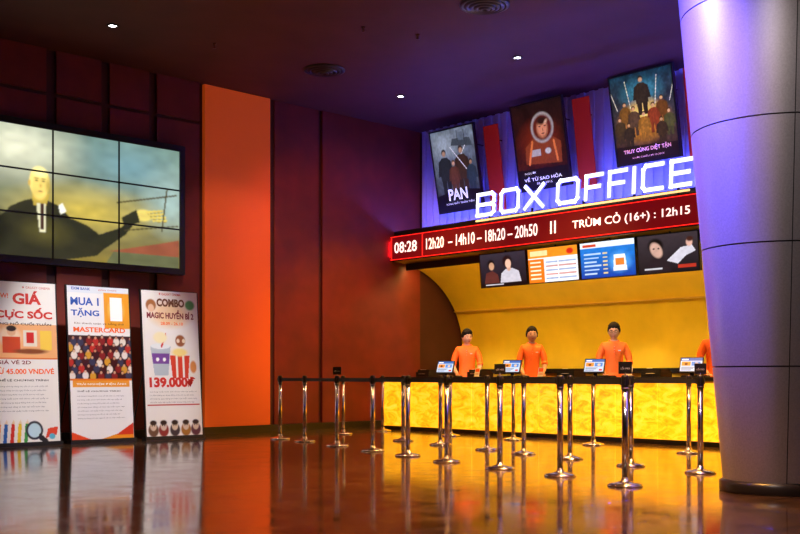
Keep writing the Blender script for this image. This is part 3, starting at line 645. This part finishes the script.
def person(loc,dirv,female=False,glasses=False,hyaw=0.,hpitch=0.,sc=1.07,lean=0.):
    rz=math.atan2(dirv[1],dirv[0])+math.pi/2
    T=Matrix.Translation(loc)@Matrix.Rotation(rz,4,'Z')@Matrix.Scale(sc,4)
    k=.9 if female else 1.
    N=[((0,.0,.95),(.155*k,.115)),((0,0,1.09),(.135*k,.10)),((0,0,1.24),(.165*k,.115)),((0,.005,1.37),(.15*k,.10)),((0,.005,1.455),(.066,.062)),((0,-.012,1.53),(.052,.054))]
    E=[(0,1),(1,2),(2,3),(3,4),(4,5)]
    for s in (-1,1):
        b=len(N)
        N+=[((s*.15*k,.005,1.385),.078),((s*.208*k,-.005,1.28),.066),((s*.228*k,-.03,1.185),.055),((s*.230*k,-.05,1.12),.042),((s*.225*k,-.09,1.065),.041),((s*.19*k,-.21,1.015),.035),((s*.155,-.32,.968),.025),((s*.15,-.375,.95),(.036,.018))]
        E+=[(3,b)]+[(b+i,b+i+1) for i in range(7)]
        b2=len(N)
        N+=[((s*.09,.0,.86),.095),((s*.10,-.01,.50),.062),((s*.10,.015,.12),.046),((s*.105,-.05,.055),(.045,.04)),((s*.11,-.16,.04),(.04,.032))]
        E+=[(0,b2)]+[(b2+i,b2+i+1) for i in range(4)]
    vs,fs=skin_eval(N,E)
    mb=MB()
    for m in (M_skin,M_shirt,M_pants,M_shoe): mb.mi(m)
    groups={}
    for f in fs:
        cc=sum((vs[i] for i in f),Vector())/len(f)
        if cc.z>1.468: m=M_skin
        elif cc.z<.09 : m=M_shoe
        elif abs(cc.x)>.12*k and cc.y<-.02 and cc.z<1.145 and (cc.y<-.13 or abs(cc.x)>.17*k) and cc.z>.86: m=M_skin
        elif cc.z<.93: m=M_pants
        else: m=M_shirt
        groups.setdefault(m.name,(m,[]))[1].append(f)
    o=len(mb.v)
    mb.v+= [tuple(T@v) for v in vs]
    for m,ff in groups.values():
        for f in ff: mb.f.append([o+i for i in f]); mb.m.append(mb.mi(m)); mb.s.append(True)
    # shirt hem
    mb.lathe([(.150*k,.99),(.162*k,.95),(.172*k,.90),(.176*k,.85)],0,0,M_shirt,40,T@Matrix.Diagonal((1,.76,1,1)),caps=False)
    for s in (-1,1):
        p0=Vector((s*.229*k,-.036,1.165)); p1=Vector((s*.231*k,-.052,1.12)); mb.tube(p0,p1,.051,.054,M_shirt,18,T)
        for i,(dx,Lf) in enumerate([(-.028,.058),(-.010,.068),(.009,.072),(.027,.064)]):
            x=s*.15-s*dx; z=.948
            P=[((x,-.375,z),.0095),((x,-.408,z+.004),.0092),((x*1.0,-.408-Lf*.5,z-.001),.0085),((x,-.408-Lf*.8,z-.010),.008),((x,-.408-Lf*.98,z-.020),.0065)]
            v2,f2=skin_eval(P,[(j,j+1) for j in range(4)],0,1); mb.add(v2,f2,M_skin,T,True)
        xi=s*.15-s*.034
        P=[((xi+s*.006,-.345,.948),.011),((xi-s*.012,-.368,.943),.010),((xi-s*.024,-.395,.938),.009),((xi-s*.026,-.418,.934),.007)]
        v2,f2=skin_eval(P,[(0,1),(1,2),(2,3)],0,1); mb.add(v2,f2,M_skin,T,True)
    # open polo collar (fold-down band, gap at the throat)
    cvs=[];cfs=[]; nn=28
    for i in range(nn+1):
        t=math.radians(-90+22+(360-44)*i/nn); fr=max(0,-math.sin(t))
        ct,st_=math.cos(t),math.sin(t)
        for r,z in ((.060,1.462-.028*fr),(.064,1.492-.030*fr),(.070,1.490-.032*fr),(.094,1.452-.045*fr)):
            cvs.append((r*1.05*ct,.003+r*st_,z))
    for i in range(nn):
        for q in range(3): cfs.append((i*4+q,(i+1)*4+q,(i+1)*4+q+1,i*4+q+1))
    mb.add(cvs,cfs,M_shirt,T,True)
    mb.box(-.014,.014,-.118,-.108,1.27,1.40,M_shirt,T)
    for j in range(3): mb.ball((0,-.119,1.30+j*.04),(.004,.003,.004),M_white,T,8,6)
    mb.box(.055,.095,-.122,-.112,1.315,1.330,M_white,T)
    H=T@Matrix.Translation((0,-.018,1.612))@Matrix.Rotation(hyaw,4,'Z')@Matrix.Rotation(hpitch,4,'X')@Matrix.Scale(1.08,4)
    def hf(p,u):
        q=p.copy()
        if u.z<0:
            q.x*=1-.28*(-u.z)**1.6; q.y*=1-.16*(-u.z)**2
            if u.y<0: q.y-=.008*(-u.z)
        g=math.exp(-((q.x/.012)**2+((q.z+.012)/.022)**2)); 
        if u.y<0: q.y-=.020*g
        for sx in (-1,1):
            g=math.exp(-(((q.x-sx*.03)/.014)**2+((q.z-.008)/.012)**2))
            if u.y<0: q.y+=.008*g
            g=math.exp(-(((q.x-sx*.04)/.02)**2+((q.z+.025)/.02)**2))
            if u.y<0: q.y-=.004*g
        if u.y<0: q.y-=.005*math.exp(-((q.x/.03)**2+((q.z-.03)/.012)**2)); q.y-=.004*math.exp(-((q.x/.02)**2+((q.z+.058)/.010)**2)); q.y-=.005*math.exp(-((q.x/.02)**2+((q.z+.098)/.015)**2))
        return q
    mb.ball((0,0,0),(.078,.094,.118),M_skin,H,40,32,hf)
    for sx in (-1,1):
        mb.ball((sx*.03,-.078,.008),(.012,.010,.0065),M_eye,H,12,8); mb.ball((sx*.03,-.0862,.008),(.0062,.003,.0062),M_iris,H,10,6)
        mb.tube((sx*.014,-.0945,.028),(sx*.048,-.083,.030),.0042,.003,M_hair,8,H)
        mb.ball((sx*.079,.006,-.005),(.008,.018,.03),M_skin,H,12,8)
    mb.ball((0,-.0895,-.053),(.021,.007,.0035),M_lip,H,12,6); mb.ball((0,-.0885,-.059),(.017,.007,.004),M_lip,H,12,6)
    if glasses:
        for sx in (-1,1):
            for i in range(16):
                t0=2*math.pi*i/16;t1=2*math.pi*(i+1)/16
                mb.tube((sx*.032+.024*math.cos(t0),-.106,.008+.017*math.sin(t0)),(sx*.032+.024*math.cos(t1),-.106,.008+.017*math.sin(t1)),.0026,.0026,M_black,6,H)
            mb.tube((sx*.056,-.105,.012),(sx*.08,.0,.012),.002,.002,M_black,6,H)
        mb.tube((-.008,-.107,.01),(.008,-.107,.01),.002,.002,M_black,6,H)
    # hair: scalp shell whose thickness fades to nothing at the hairline
    def lim(y,x):
        t=max(0,min(1,(y+.075)/.17))   # 0 = forehead, 1 = nape
        base=.055*(1-t)**1.5+(-.075)*t
        if -.05<y<.0: base-= .02*math.sin((y+.05)/.05*math.pi)   # sideburn
        return base+.006*math.sin(x*160)
    def hh(p,u):
        th=max(-.01,min(.012,(p.z-lim(p.y,p.x))*.45))
        if not female and u.z>.55 and u.y<.2: th+=.006+.004*math.sin(u.x*31+u.y*9)
        n=Vector((u.x,u.y,u.z)).normalized()
        return p+n*(th+.0015*math.sin(u.x*60)*(1 if th>0 else 0))
    mb.ball((0,.003,.004),(.082,.097,.121),M_hair,H,64,48,hh,lambda p:p.z>lim(p.y,p.x)-.012)
    if female:
        mb.ball((0,.105,.02),(.045,.04,.045),M_hair,H,16,12)
        for sx in (-1,1): mb.tube((sx*.070,-.045,.045),(sx*.085,.0,-.03),.013,.007,M_hair,10,H)
    ob=mb.build('ticket_clerk',0); return ob
person((14.16,13.24,0),(-.75,-.66),hyaw=.45,hpitch=.12)
person((14.16,11.68,0),(-.72,-.69),female=True,hyaw=.05,hpitch=.02)
person((14.16,9.95,0),(-.78,-.62),glasses=True,hyaw=-.1,hpitch=.1)
person((14.16,8.10,0),(-.8,-.6),hyaw=0)

# ================================================================ world + camera
w=bpy.data.worlds.new('w'); scene.world=w; w.use_nodes=True; w.node_tree.nodes['Background'].inputs[0].default_value=(.02,.01,.02,1)
cam=bpy.data.cameras.new('camera'); co=bpy.data.objects.new('camera',cam); COL.objects.link(co)
cam.sensor_width=36; cam.lens=1034/800*36; cam.shift_y=(376-267)/800
co.location=(0,0,1.0); co.rotation_euler=(math.pi/2,0,-math.atan2(.685,.729))
cam.clip_end=100
scene.camera=co
